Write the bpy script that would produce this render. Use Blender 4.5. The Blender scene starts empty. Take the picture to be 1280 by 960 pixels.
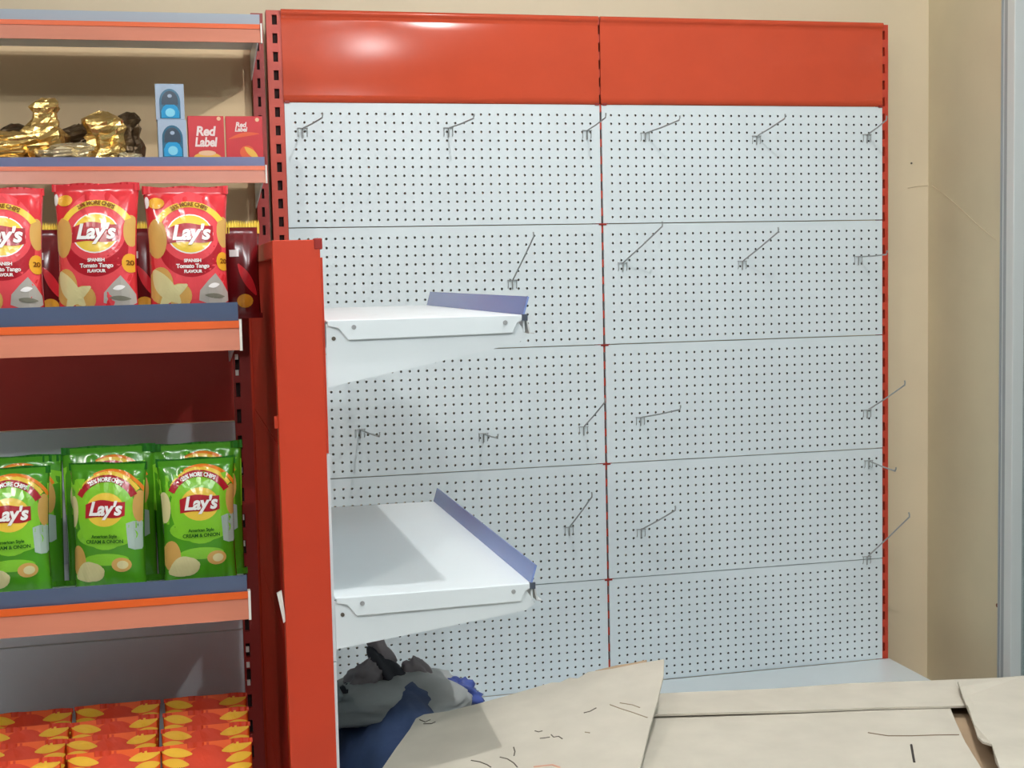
import bpy, bmesh, math, random
from mathutils import Vector, Matrix, noise

S = bpy.context.scene
C = S.collection
random.seed(7)

# ------------------------------------------------------------------ camera
cam_d = bpy.data.cameras.new('camera')
cam_d.sensor_fit = 'HORIZONTAL'; cam_d.sensor_width = 36.0; cam_d.lens = 48.87
cam_d.clip_start = 0.05
cam = bpy.data.objects.new('camera', cam_d); C.objects.link(cam)
def cam_matrix(loc, yaw, pitch, roll):
    cy, sy, cp, sp = math.cos(yaw), math.sin(yaw), math.cos(pitch), math.sin(pitch)
    F = Vector((sy*cp, cy*cp, -sp)); R = Vector((cy, -sy, 0)); U = R.cross(F)
    R2 = R*math.cos(roll) + U*math.sin(roll); U2 = U*math.cos(roll) - R*math.sin(roll)
    m = Matrix(((R2.x, U2.x, -F.x, loc[0]), (R2.y, U2.y, -F.y, loc[1]), (R2.z, U2.z, -F.z, loc[2]), (0, 0, 0, 1)))
    return m
cam.matrix_world = cam_matrix((-0.3243, -3.9102, 1.3819), 0.238665, 0.080482, -0.0217995)
S.camera = cam

# ------------------------------------------------------------------ world, lamps, exposure
S.view_settings.view_transform = 'Standard'
S.view_settings.look = 'None'
S.view_settings.gamma = 1.0
S.view_settings.use_curve_mapping = False
S.view_settings.exposure = -0.04
W = bpy.data.worlds.new('world'); S.world = W; W.use_nodes = True
W.node_tree.nodes['Background'].inputs[0].default_value = (0.80, 0.90, 1.0, 1)
W.node_tree.nodes['Background'].inputs[1].default_value = 0.25
def lamp(name, loc, power, radius, color=(1, 1, 1)):
    d = bpy.data.lights.new(name, 'POINT'); d.energy = power; d.shadow_soft_size = radius; d.color = color
    o = bpy.data.objects.new(name, d); C.objects.link(o); o.location = loc
    return o
lamp('ceiling_lamp_over_rack', (0.78, -1.85, 2.72), 62, 0.018, (1.0, 0.99, 0.97))
lamp('fill_lamp_by_camera', (-0.20, -4.30, 2.74), 58, 0.07, (0.92, 0.98, 1.0))  # added fill lamp, set where no light slips onto the gondola panels
lamp('ceiling_lamp_by_shopfront', (0.78, -4.30, 2.75), 44, 0.035, (0.92, 0.98, 1.0))
lamp('ceiling_lamp_aisle', (-1.3, -3.4, 2.70), 58, 0.05, (1.0, 0.97, 0.92))

# ------------------------------------------------------------------ materials
def lin(c): return tuple((v/255/12.92 if v/255 <= 0.04045 else ((v/255+0.055)/1.055)**2.4) for v in c)
MATS = {}
def mat(name, rgb, rough=0.5, metal=0.0, nscale=0, namp=0.0, bump=0.0, bscale=60, spec=0.5, alpha=1.0, coat=0.0, stretch=(1, 1, 1), emis=None, trans=0.0):
    if name in MATS: return MATS[name]
    m = bpy.data.materials.new(name); m.use_nodes = True
    nt = m.node_tree; b = nt.nodes['Principled BSDF']
    c = lin(rgb)
    b.inputs['Base Color'].default_value = (*c, 1)
    b.inputs['Roughness'].default_value = rough
    b.inputs['Metallic'].default_value = metal
    b.inputs['Specular IOR Level'].default_value = spec
    b.inputs['Alpha'].default_value = alpha
    b.inputs['Coat Weight'].default_value = coat
    b.inputs['Transmission Weight'].default_value = trans
    tc = nt.nodes.new('ShaderNodeTexCoord'); mp = nt.nodes.new('ShaderNodeMapping')
    mp.inputs['Scale'].default_value = stretch
    nt.links.new(tc.outputs['Object'], mp.inputs['Vector'])
    if namp > 0:
        n = nt.nodes.new('ShaderNodeTexNoise'); n.inputs['Scale'].default_value = nscale; n.inputs['Detail'].default_value = 5
        nt.links.new(mp.outputs['Vector'], n.inputs['Vector'])
        r = nt.nodes.new('ShaderNodeValToRGB')
        r.color_ramp.elements[0].position = 0.3; r.color_ramp.elements[1].position = 0.7
        r.color_ramp.elements[0].color = (*[max(0, v*(1-namp)) for v in c], 1)
        r.color_ramp.elements[1].color = (*[min(1, v*(1+namp)) for v in c], 1)
        nt.links.new(n.outputs['Fac'], r.inputs['Fac']); nt.links.new(r.outputs['Color'], b.inputs['Base Color'])
    if bump > 0:
        n2 = nt.nodes.new('ShaderNodeTexNoise'); n2.inputs['Scale'].default_value = bscale; n2.inputs['Detail'].default_value = 4
        bp = nt.nodes.new('ShaderNodeBump'); bp.inputs['Strength'].default_value = bump; bp.inputs['Distance'].default_value = 0.01
        nt.links.new(mp.outputs['Vector'], n2.inputs['Vector'])
        nt.links.new(n2.outputs['Fac'], bp.inputs['Height']); nt.links.new(bp.outputs['Normal'], b.inputs['Normal'])
    MATS[name] = m
    return m
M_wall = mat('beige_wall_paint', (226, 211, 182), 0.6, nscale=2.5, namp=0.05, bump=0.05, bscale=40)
M_wall2 = mat('beige_wall_paint_shaded', (212, 200, 168), 0.6, nscale=3, namp=0.06, bump=0.05, bscale=40)  # wall beige again, darkened for the dimmer light on the side wall
M_far = mat('stocked_wall_tone', (122, 116, 110), 0.8, nscale=3, namp=0.25)
M_ceil = mat('white_ceiling', (214, 214, 212), 0.8, nscale=4, namp=0.03)
M_floor = mat('pale_floor_tile', (190, 188, 184), 0.35, nscale=6, namp=0.10)
M_orange = mat('orange_powder_coat', (206, 82, 54), 0.15, nscale=9, namp=0.04, bump=0.012, bscale=5, spec=0.22)
M_orange2 = mat('orange_powder_coat_matt', (198, 58, 26), 0.45, nscale=9, namp=0.04)
M_red = mat('dark_red_powder_coat', (150, 34, 26), 0.45, nscale=9, namp=0.06)
M_post = mat('orange_paint_shaded', (196, 66, 44), 0.4, nscale=9, namp=0.05)  # header orange, darkened for the shade on the uprights
M_hdrB = mat('gondola_header_red', (198, 56, 48), 0.4, nscale=9, namp=0.05)
M_redm = mat('dark_red_matt_paint', (196, 52, 38), 0.85, nscale=9, namp=0.06, spec=0.08)
M_white = mat('white_powder_coat', (228, 236, 240), 0.30, nscale=4, namp=0.02)
M_peg = mat('white_pegboard_sheet', (226, 236, 240), 0.42, nscale=5, namp=0.025)
M_grey = mat('grey_backing', (130, 128, 126), 0.6)
M_chrome = mat('zinc_plated_wire', (160, 164, 164), 0.4, 0.2)
M_slot = mat('slot_interior', (40, 14, 10), 0.8)
M_riser = mat('blue_tinted_plastic', (104, 118, 160), 0.18, alpha=0.9, spec=0.6)
M_salmon = mat('salmon_price_rail', (206, 126, 100), 0.3, nscale=12, namp=0.06, stretch=(0.3, 1, 3))
M_railtop = mat('orange_price_rail_edge', (226, 96, 36), 0.3)
M_cap = mat('white_end_cap', (236, 230, 222), 0.5)
M_card = mat('cardboard', (194, 187, 173), 0.85, nscale=14, namp=0.06, bump=0.05, bscale=25)
M_card2 = mat('cardboard_brown_inside', (172, 148, 120), 0.9, nscale=14, namp=0.08)
M_pen = mat('pen_ink', (92, 84, 74), 0.8)
M_alu = mat('aluminium_frame', (208, 212, 210), 0.45, 0.0)
M_glass = mat('door_glass', (150, 180, 180), 0.03, alpha=0.35, spec=0.8)

# ------------------------------------------------------------------ mesh helpers
class MB:
    def __init__(s): s.v = []; s.f = []; s.m = []
    def add(s, vs, fs, mi=0):
        o = len(s.v); s.v += [tuple(v) for v in vs]
        for f in fs: s.f.append(tuple(i+o for i in f)); s.m.append(mi)
        return s
    def box(s, x0, x1, y0, y1, z0, z1, mi=0):
        x0, x1 = sorted((x0, x1)); y0, y1 = sorted((y0, y1)); z0, z1 = sorted((z0, z1))
        v = [(x, y, z) for z in (z0, z1) for y in (y0, y1) for x in (x0, x1)]
        return s.add(v, [(0, 2, 3, 1), (4, 5, 7, 6), (0, 1, 5, 4), (2, 6, 7, 3), (0, 4, 6, 2), (1, 3, 7, 5)], mi)
    def prism(s, pts, axis, a, b, mi=0):
        """polygon pts in the two other axes (order kept), extruded from a to b along axis"""
        def P(p, t):
            return {'x': (t, p[0], p[1]), 'y': (p[0], t, p[1]), 'z': (p[0], p[1], t)}[axis]
        n = len(pts)
        v = [P(p, a) for p in pts] + [P(p, b) for p in pts]
        f = [tuple(range(n)), tuple(range(2*n-1, n-1, -1))] + [(i, i+n, (i+1) % n+n, (i+1) % n) for i in range(n)]
        return s.add(v, f, mi)
    def tube(s, pts, r, k=7, mi=0):
        pts = [Vector(p) for p in pts]; n = len(pts); vs = []
        for i, p in enumerate(pts):
            d = (pts[min(i+1, n-1)] - pts[max(i-1, 0)]).normalized()
            a = Vector((0, 0, 1)) if abs(d.z) < 0.9 else Vector((1, 0, 0))
            u = d.cross(a).normalized(); w = d.cross(u)
            for j in range(k):
                t = 2*math.pi*j/k; vs.append(p + u*math.cos(t)*r + w*math.sin(t)*r)
        fs = [(i*k+j, i*k+(j+1) % k, (i+1)*k+(j+1) % k, (i+1)*k+j) for i in range(n-1) for j in range(k)]
        fs += [tuple(range(k-1, -1, -1)), tuple((n-1)*k+j for j in range(k))]
        return s.add(vs, fs, mi)
    def mesh(s, name, mats, smooth=False):
        me = bpy.data.meshes.new(name); me.from_pydata(s.v, [], s.f)
        for m in (mats if isinstance(mats, (list, tuple)) else [mats]): me.materials.append(m)
        me.polygons.foreach_set('material_index', s.m)
        me.validate(); 
        bm = bmesh.new(); bm.from_mesh(me); bmesh.ops.recalc_face_normals(bm, faces=bm.faces); bm.to_mesh(me); bm.free()
        if smooth: me.polygons.foreach_set('use_smooth', [True]*len(me.polygons))
        me.update(); return me
    def build(s, name, mats, parent=None, smooth=False, bevel=0):
        me = s.mesh(name, mats, smooth)
        return link(name, me, parent, bevel)
def link(name, me, parent=None, bevel=0):
    o = bpy.data.objects.new(name, me); C.objects.link(o)
    if parent: o.parent = parent
    if bevel:
        b = o.modifiers.new('bevel', 'BEVEL'); b.width = bevel; b.segments = 2; b.limit_method = 'ANGLE'
    return o
def thing(name, label, cat, loc=(0, 0, 0), rotz=0, group=None):
    o = bpy.data.objects.new(name, None); C.objects.link(o); o.empty_display_size = 0.05
    o.location = loc; o.rotation_euler = (0, 0, rotz)
    o['label'] = label; o['category'] = cat
    if group: o['group'] = group
    return o
def tag(o, label, cat, group=None):
    o['label'] = label; o['category'] = cat
    if group: o['group'] = group
    return o
def struct(o): o['kind'] = 'structure'; return o
def copy_tree(o, parent=None):
    c = o.copy(); C.objects.link(c)
    if parent: c.parent = parent
    for ch in [q for q in bpy.data.objects if q.parent == o]: copy_tree(ch, c)
    return c

# ------------------------------------------------------------------ room shell
XW, YW, ZC = 2.0505, 0.14, 2.85      # right wall face, back wall face, ceiling
XL, YF = -3.6, -6.6
struct(MB().box(XL-0.1, 5.0, YF-0.1, 0.2, -0.1, 0.0).build('floor', M_floor))
struct(MB().box(XL-0.1, XW+0.12, YF-0.1, 0.2, ZC, ZC+0.1).build('ceiling', M_ceil))
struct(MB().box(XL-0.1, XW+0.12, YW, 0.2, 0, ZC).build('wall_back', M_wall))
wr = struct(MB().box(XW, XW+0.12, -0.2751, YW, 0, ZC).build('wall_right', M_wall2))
struct(MB().box(XL-0.1, XL, YF, YW, 0, ZC).build('wall_left', M_far))
struct(MB().box(XL-0.1, XW+0.12, YF-0.1, YF, 0, ZC).build('wall_front', M_far))
# thin faint line running across the corner
MB().tube([(1.978, 0.1392, 1.6217), (2.012, 0.1392, 1.6266), (2.049, 0.1392, 1.6288)], 0.0014, 6).build('faint_wall_line', mat('wall_line_tone', (206, 191, 160), 0.9), struct(bpy.data.objects['wall_back']))
MB().tube([(2.0497, 0.1177, 1.6274), (2.0497, 0.035, 1.590), (2.0497, -0.0455, 1.5482), (2.0497, -0.14, 1.494), (2.0497, -0.2397, 1.4447)], 0.0014, 6).build('faint_wall_line', mat('wall_line_tone', (206, 191, 160), 0.9), wr)
MB().prism([(1.9896+0.003*math.cos(i), 1.700+0.003*math.sin(i)) for i in [k*math.pi/4 for k in range(8)]], 'y', 0.137, 0.1405).build('nail', M_pen, bpy.data.objects['wall_back'])
MB().prism([(-0.262+0.005*math.cos(i), 0.352+0.006*math.sin(i)) for i in [k*math.pi/4 for k in range(8)]], 'x', 2.0465, 2.051).build('nail', mat('rusty_nail', (120, 70, 40), 0.8), wr)
# aluminium shopfront beside the side wall
w1 = struct(MB().box(XW-0.012, XW+0.10, -0.3113, -0.2751, 0, ZC).build('window_1', M_alu, bevel=0.003))
MB().box(XW-0.022, XW+0.06, -0.3351, -0.3113, 0, ZC).build('frame_channel', mat('aluminium_dark', (160, 166, 168), 0.45, 0.0), w1)
MB().box(XW-0.030, XW+0.05, -0.372, -0.3351, 0, ZC).build('frame_stile', M_alu, w1, bevel=0.003)
MB().box(XW-0.016, XW-0.0125, -0.290, -0.284, 0, ZC).build('frame_bead', mat('aluminium_dark', (160, 166, 168), 0.45, 0.0), w1)
MB().box(XW+0.005, XW+0.011, YF, -0.372, 0.08, ZC-0.1).build('pane', M_glass, w1)
MB().box(XW-0.03, XW+0.05, YF, -0.372, 0.0, 0.08).build('bottom_rail', M_alu, w1)
MB().box(XW-0.03, XW+0.05, YF, -0.372, ZC-0.1, ZC).build('top_rail', M_alu, w1)
for yy in (-1.6, -2.8, -4.0, -5.2): MB().box(XW-0.03, XW+0.05, yy-0.03, yy+0.03, 0.08, ZC-0.1).build('mullion', M_alu, w1)

# ------------------------------------------------------------------ slotted upright
def slotted(x0, x1, xs0, xs1, yf, yb, z0, z1, zs, pitch=0.05, sh=0.027, extra=None):
    """post with a column of real slots in its front face (x0..x1, slot xs0..xs1), front at yf, back at yb; slots from zs downward"""
    b = MB()
    b.box(x0, xs0, yf, yb, z0, z1); b.box(xs1, x1, yf, yb, z0, z1)
    b.box(xs0, xs1, yf+0.012, yb, z0, z1, 1)
    z = zs; top = z1
    while z - sh > z0 + 0.02:
        b.box(xs0, xs1, yf, yf+0.012, z, top); top = z - sh; z -= pitch
    b.box(xs0, xs1, yf, yf+0.012, z0, top)
    return b

# ------------------------------------------------------------------ perforated panel (shared mesh)
def peg_mesh(w, h, x_first, z_first, nx, nz, pitch=0.025, r=0.0035):
    """face in XZ plane at y=0, origin at top-left, hanging down; folded returns on all sides"""
    b = MB()
    def cell(cx, cz):
        q = pitch/2
        outer = [(q, 0), (q, q), (0, q), (-q, q), (-q, 0), (-q, -q), (0, -q), (q, -q)]
        vs = [(cx+a, 0, cz+c) for a, c in outer]
        vs += [(cx+r*math.cos(i*math.pi/4), 0, cz+r*math.sin(i*math.pi/4)) for i in range(8)]
        vs += [(cx+r*math.cos(i*math.pi/4), 0.011, cz+r*math.sin(i*math.pi/4)) for i in range(8)]
        fs = [(i, (i+1) % 8, 8+(i+1) % 8, 8+i) for i in range(8)]
        b.add(vs, fs, 0); o = len(b.v)-24
        for i in range(8): b.f.append((o+8+i, o+8+(i+1) % 8, o+16+(i+1) % 8, o+16+i)); b.m.append(1)
    for i in range(nx):
        for j in range(nz): cell(x_first+i*pitch, -z_first-j*pitch)
    xa, xb = x_first-pitch/2, x_first+(nx-0.5)*pitch
    za, zb = -z_first+pitch/2, -z_first-(nz-0.5)*pitch
    def quad(x0, x1, z0, z1): b.add([(x0, 0, z0), (x1, 0, z0), (x1, 0, z1), (x0, 0, z1)], [(0, 1, 2, 3)])
    quad(0, xa, -h, 0); quad(xb, w, -h, 0); quad(xa, xb, za, 0); quad(xa, xb, -h, zb)
    d = 0.012
    b.add([(0, 0, 0), (w, 0, 0), (w, d, 0), (0, d, 0)], [(0, 1, 2, 3)])
    b.add([(0, 0, -h), (w, 0, -h), (w, d, -h), (0, d, -h)], [(0, 1, 2, 3)])
    b.add([(0, 0, -h), (0, 0, 0), (0, d, 0), (0, d, -h)], [(0, 1, 2, 3)])
    b.add([(w, 0, -h), (w, 0, 0), (w, d, 0), (w, d, -h)], [(0, 1, 2, 3)])
    me = bpy.data.meshes.new('pegboard_panel'); me.from_pydata(b.v, [], b.f)
    me.materials.append(M_peg); me.materials.append(mat('hole_shade', (70, 72, 74), 0.8)); me.polygons.foreach_set('material_index', b.m)  # hole walls coloured dark to stand for the shade inside
    bm = bmesh.new(); bm.from_mesh(me); bmesh.ops.remove_doubles(bm, verts=bm.verts, dist=1e-5); bm.to_mesh(me); bm.free()
    return me

# ------------------------------------------------------------------ big pegboard wall rack
Z0 = 1.861
PH = 0.348
rack = thing('pegboard_rack', 'tall double-bay wall rack with orange headers and white perforated panels', 'display rack', (0.91, 0.02, 0))
def under(o, p):
    o.parent = p; o.matrix_parent_inverse = p.matrix_basis.inverted(); return o
def rk(b, name, m, bevel=0): return under(b.build(name, m, bevel=bevel), rack)
BAYS = [(0.0, 0.9064), (0.9131, 1.8115)]
pm = [peg_mesh(x1-x0, PH, 0.028, 0.030, 35, 13) for x0, x1 in BAYS]
tops = [0.0, -0.3448, -0.6988, -1.0519, -1.4003, -1.7225]
for bi, (x0, x1) in enumerate(BAYS):
    for j in range(5):
        o = link('pegboard_panel', pm[bi]); o.location = (x0, 0.0004*((j+bi) % 3), Z0+tops[j]-0.0012)
        o.scale = (1, 1, (tops[j]-tops[j+1]-0.0028)/PH)
        under(o, rack)
    # header: sheet with rolled top bead, slightly bowed
    hb = MB(); nx, prof = 24, []
    prof = [(0.004, 0.0), (-0.003, 0.0), (-0.0034, 0.02), (-0.0046, 0.06), (-0.0055, 0.10), (-0.0058, 0.13), (-0.0054, 0.165), (-0.0046, 0.20), (-0.0036, 0.222), (-0.0028, 0.2335), (-0.0055, 0.2355), (-0.0095, 0.240), (-0.0095, 0.246), (-0.006, 0.2507), (0.010, 0.2507)]
    hx0, hx1 = x0-0.002, x1-0.001 if bi == 0 else x1
    vs = []; fs = []
    for i in range(nx+1):
        t = i/nx; bow = 4*t*(1-t)
        for (y, z) in prof:
            yy = y*(0.45+0.55*bow) if 0.01 < z < 0.23 else y
            yy += 0.0008*math.sin(5.1*t+bi*2+9*z) if 0.01 < z < 0.23 else 0
            vs.append((hx0+(hx1-hx0)*t, yy, Z0+z))
    k = len(prof)
    for i in range(nx):
        for j in range(k-1): fs.append((i*k+j, (i+1)*k+j, (i+1)*k+j+1, i*k+j+1))
    hb.add(vs, fs)
    hb.add([vs[j] for j in range(k)], [tuple(range(k))]); hb.add([vs[nx*k+j] for j in range(k)], [tuple(range(k))])
    o = hb.mesh('header_panel', M_orange)
    for p_ in o.polygons: p_.use_smooth = len(p_.vertices) == 4
    o = under(link('header_panel', o), rack)
    # corner lugs of the header
    rk(MB().box(x0+0.002, x0+0.014, -0.0045, 0.004, Z0-0.003, Z0+0.004), 'header_lug', M_red)
    rk(MB().box(x1-0.014, x1-0.002, -0.0045, 0.004, Z0-0.003, Z0+0.004), 'header_lug', M_red)
ZT = Z0+0.2485
rk(slotted(-0.042, -0.0005, -0.026, -0.0125, 0.002, 0.045, 0, ZT, ZT-0.012), 'upright', [M_post, M_slot])
rk(slotted(0.892, 0.928, 0.9060, 0.9135, 0.005, 0.045, 0, ZT-0.004, ZT-0.02), 'upright', [M_post, M_slot])
rk(slotted(1.812, 1.832, 1.8135, 1.8215, 0.002, 0.045, 0, ZT-0.002, ZT-0.02), 'upright', [M_post, M_slot])
# red locating tongues showing at the panel joints along the centre upright
for j in range(1, 5):
    rk(MB().box(0.899, 0.922, -0.0022, 0.006, Z0+tops[j]-0.004, Z0+tops[j]+0.0015), 'panel_tongue', M_red)
# base decks and plinth
for bi, (x0, x1) in enumerate([(-0.03, 0.905), (0.909, 1.835)]):
    d = MB(); d.box(x0, x1, -0.44, -0.0008, 0.112, 0.1395)
    rk(d, 'base_deck', M_white, bevel=0.003)
    rk(MB().box(x0+0.01, x1-0.01, -0.40, -0.385, 0.0, 0.112), 'kick_plate', M_orange2)
for x in (-0.025, 0.893, 1.81): rk(MB().box(x, x+0.03, -0.40, 0.002, 0.0, 0.06), 'base_leg', M_orange2)

# ------------------------------------------------------------------ peg hooks
def make_hook(bx, bz, tx, tz, label):
    t = thing('peg_hook', label, 'hook', (bx, 0, bz))
    T = Vector((tx-bx, -0.18, tz-bz))
    # back plate: two prongs in neighbouring holes joined by a cross wire
    b = MB()
    for s in (-1, 1):
        b.tube([(s*0.0125, 0.008, 0.004), (s*0.0125, -0.005, 0.004), (s*0.0125, -0.004, -0.016), (s*0.0125, -0.0008, -0.019)], 0.0013, 6)
    b.tube([(-0.0145, -0.005, 0.004), (0.0145, -0.005, 0.004)], 0.0014, 6)
    b.build('back_wire', M_chrome, t)
    a = MB(); d = T.normalized()
    a.tube([(0, -0.005, -0.022), (0, -0.006, 0.002), Vector((0, -0.006, 0.003)) + d*0.008, T*0.5 + Vector((0, -0.003, 0)), T], 0.0022, 7)
    a.build('arm', M_chrome, t, smooth=False)
    up = Vector((0, 0, 1)) - d*d.z
    if up.length < 0.2: up = Vector((0, 0, 1))
    up.normalize()
    MB().tube([T-d*0.001, T+up*0.006+d*0.004, T+up*0.012+d*0.005], 0.0022, 7).build('tip', M_chrome, t)
    return t
hooks = [
 (0.047, 1.786, 0.083, 1.799, 'wire peg hook in top perforated row, beside the outer slotted upright near the tea boxes'),
 (0.457, 1.788, 0.492, 1.799, 'wire peg hook in top perforated row, midway across the bay behind the white shelves'),
 (0.866, 1.782, 0.867, 1.803, 'wire peg hook in top perforated row whose arm crosses the centre upright'),
 (0.634, 1.354, 0.654, 1.477, 'steeply raised wire hook just above the upper white shelf with plastic riser'),
 (0.181, 0.943, 0.209, 0.944, 'short wire hook under upper white shelf, closest to the orange end post'),
 (0.538, 0.914, 0.539, 0.923, 'short wire hook under upper white shelf, farther from the orange end post'),
 (0.840, 0.919, 0.851, 1.009, 'raised wire hook in third perforated row touching the centre upright'),
 (0.790, 0.623, 0.809, 0.743, 'raised wire hook beside the centre upright, level with the lower white shelf riser'),
 (1.044, 1.775, 1.084, 1.797, 'wire hook in top perforated row of the bay by the bare corner, nearest centre upright'),
 (1.395, 1.767, 1.405, 1.803, 'wire hook in top perforated row of the bay by the bare corner, middle one'),
 (1.758, 1.772, 1.726, 1.8, 'wire hook in top perforated row, beside the upright next to the bare wall'),
 (0.969, 1.398, 1.03, 1.501, 'long raised wire hook in second perforated row just past the centre upright'),
 (1.346, 1.395, 1.383, 1.48, 'raised wire hook with upturned tip in middle of the second perforated row'),
 (1.728, 1.402, 1.726, 1.409, 'level wire hook in second perforated row reaching over the upright by the wall'),
 (1.017, 0.939, 1.076, 0.979, 'almost level wire hook in third perforated row right after the centre upright'),
 (1.757, 0.927, 1.787, 1.021, 'raised wire hook in third perforated row reaching over the upright by the wall'),
 (1.762, 0.769, 1.755, 0.764, 'drooping wire hook at the top of the fourth perforated row by the wall'),
 (1.014, 0.602, 1.058, 0.689, 'raised wire hook in fourth perforated row right after the centre upright'),
 (1.756, 0.467, 1.803, 0.623, 'long raised wire hook at foot of fourth perforated row by the wall'),
]
for h in hooks:
    o = make_hook(*h); o['group'] = 'peg hooks on the perforated rack'

# ------------------------------------------------------------------ shelf builder (front along X, facing -Y)
def shelf(parent, x0, x1, yf, yb, zt, rail=0.045, riser=0.033, lip=0.030, under_=None, riser_m=None, label=None):
    """tray with lips; children: bracket, price_rail (> end cap), riser. zt = top of the tray/rail"""
    b = MB()
    b.box(x0, x1, yf+0.004, yb, zt-0.003, zt)
    b.box(x0, x1, yf+0.004, yf+0.007, zt-lip, zt-0.003)
    b.box(x0, x0+0.003, yf+0.007, yb, zt-lip, zt-0.003); b.box(x1-0.003, x1, yf+0.007, yb, zt-lip, zt-0.003)
    b.box(x0+0.003, x1-0.003, yf+0.007, yf+0.03, zt-lip, zt-lip+0.002)
    sh = under(b.build('shelf', M_white), parent)
    for x in (x0+0.004, x1-0.004):
        k = MB(); k.prism([(yb, zt-0.012), (yf+0.02, zt-0.012), (yf+0.02, zt-0.032), (yb, zt-0.085)], 'x', x-0.0015, x+0.0015)
        under(k.build('bracket', M_white), sh)
    r = MB(); r.prism([(yf+0.004, zt), (yf-0.001, zt+0.001), (yf-0.007, zt-rail), (yf-0.001, zt-rail)], 'x', x0, x1)
    pr = under(r.build('price_rail', M_salmon), sh)
    r = MB(); r.prism([(yf-0.0012, zt+0.002), (yf-0.0035, zt+0.002), (yf-0.0046, zt-rail*0.22), (yf-0.0024, zt-rail*0.22)], 'x', x0, x1)
    under(r.build('rail_edge', M_railtop), sh)
    k = MB(); k.box(x1, x1+0.004, yf-0.008, yf+0.006, zt-rail-0.001, zt+0.004)
    under(k.build('end_cap', M_cap), sh)
    if riser:
        r = MB(); r.prism([(yf+0.002, zt), (yf+0.004, zt), (yf-0.002, zt+riser), (yf-0.004, zt+riser)], 'x', x0, x1-0.001)
        under(r.build('riser', riser_m or M_riser), sh)
    return sh

# ------------------------------------------------------------------ wall rack with tea boxes (behind the crisps)
ra = thing('wall_shelving', 'slim red wall shelving with two orange-edged shelves of gold packets and boxes', 'shelving', (-0.53, 0.0, 0))
def ua(b, name, m, bevel=0): return under(b.build(name, m, bevel=bevel), ra)
ua(slotted(-0.0835, -0.051, -0.0712, -0.0632, 0.0, 0.045, 0, 2.10, 2.075), 'upright', [M_red, M_slot])
ua(slotted(-1.005, -0.972, -0.992, -0.984, 0.0, 0.045, 0, 2.10, 2.075), 'upright', [M_red, M_slot])
ua(MB().box(-0.972, -0.086, 0.046, 0.050, 0.14, 2.06), 'back_panel', mat('tan_backing_board', (226, 198, 156), 0.6, nscale=4, namp=0.04))
ua(MB().box(-0.972, -0.0835, 0.02, 0.045, 2.05, 2.09), 'tie_bar', M_red)
ua(MB().box(-0.972, -0.0835, 0.02, 0.045, 0.1, 0.14), 'tie_bar', M_red)
ua(MB().box(-0.0835, -0.051, -0.4, 0.0, 0.0, 0.06), 'base_foot', M_red); ua(MB().box(-1.005, -0.972, -0.4, 0.0, 0.0, 0.06), 'base_foot', M_red)
M_riserA = mat('blue_grey_plastic', (136, 146, 186), 0.2, alpha=0.92, spec=0.6)
M_riserT = mat('pale_blue_plastic', (186, 196, 208), 0.2, alpha=0.92, spec=0.6)
shelf(ra, -0.975, -0.083, -0.36, 0.0, 2.004, rail=0.043, riser=0.026, riser_m=M_riserT)
shelf(ra, -0.975, -0.083, -0.36, 0.0, 1.657, rail=0.040, riser=0.024, riser_m=M_riserA)

# ------------------------------------------------------------------ crisp gondola
gb = thing('snack_gondola', 'red snack gondola with orange-edged shelves full of crisp bags', 'shelving', (-0.67, -1.24, 0))
def ub(b, name, m, bevel=0): return under(b.build(name, m, bevel=bevel), gb)
bx0, bx1 = -1.13, -0.2165
ub(slotted(-0.216, -0.184, -0.2125, -0.2045, -1.252, -1.21, 0, 1.362, 1.335), 'upright', [M_red, M_slot])
ub(slotted(-1.165, -1.131, -1.152, -1.144, -1.252, -1.21, 0, 1.362, 1.335), 'upright', [M_red, M_slot])
ub(MB().box(bx0, bx1, -1.25, -1.238, 1.1135, 1.362), 'header_panel', M_hdrB)
for z1, z0 in ((1.112, 0.7135), (0.7115, 0.3125), (0.3105, 0.10)):
    ub(MB().box(bx0, bx1, -1.25, -1.238, z0, z1), 'back_panel', mat('gondola_back_panel', (224, 230, 236), 0.5), bevel=0.0015)
M_riserB = mat('slate_plastic', (82, 98, 130), 0.16, alpha=0.94, spec=0.6)
shelf(gb, bx0, -0.2185, -1.6, -1.252, 1.3105, rail=0.046, riser=0.032, riser_m=M_riserB)
shelf(gb, bx0, -0.2205, -1.6, -1.252, 0.8625, rail=0.044, riser=0.030, riser_m=M_riserB)
shelf(gb, bx0, -0.2205, -1.69, -1.252, 0.45, rail=0.044, riser=0.0)
ub(MB().box(bx0, bx1, -1.69, -1.252, 0.09, 0.12), 'base_deck', M_white); ub(MB().box(bx0+0.01, bx1-0.01, -1.65, -1.635, 0, 0.09), 'kick_plate', M_red)
# bare bracket tongues in the slots
for z in (1.235, 1.205, 1.02, 0.93, 0.88, 0.675, 0.645, 0.61):
    ub(MB().box(-0.2125, -0.2065, -1.256, -1.25, z-0.006, z+0.004), 'slot_tongue', M_cap)

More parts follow.
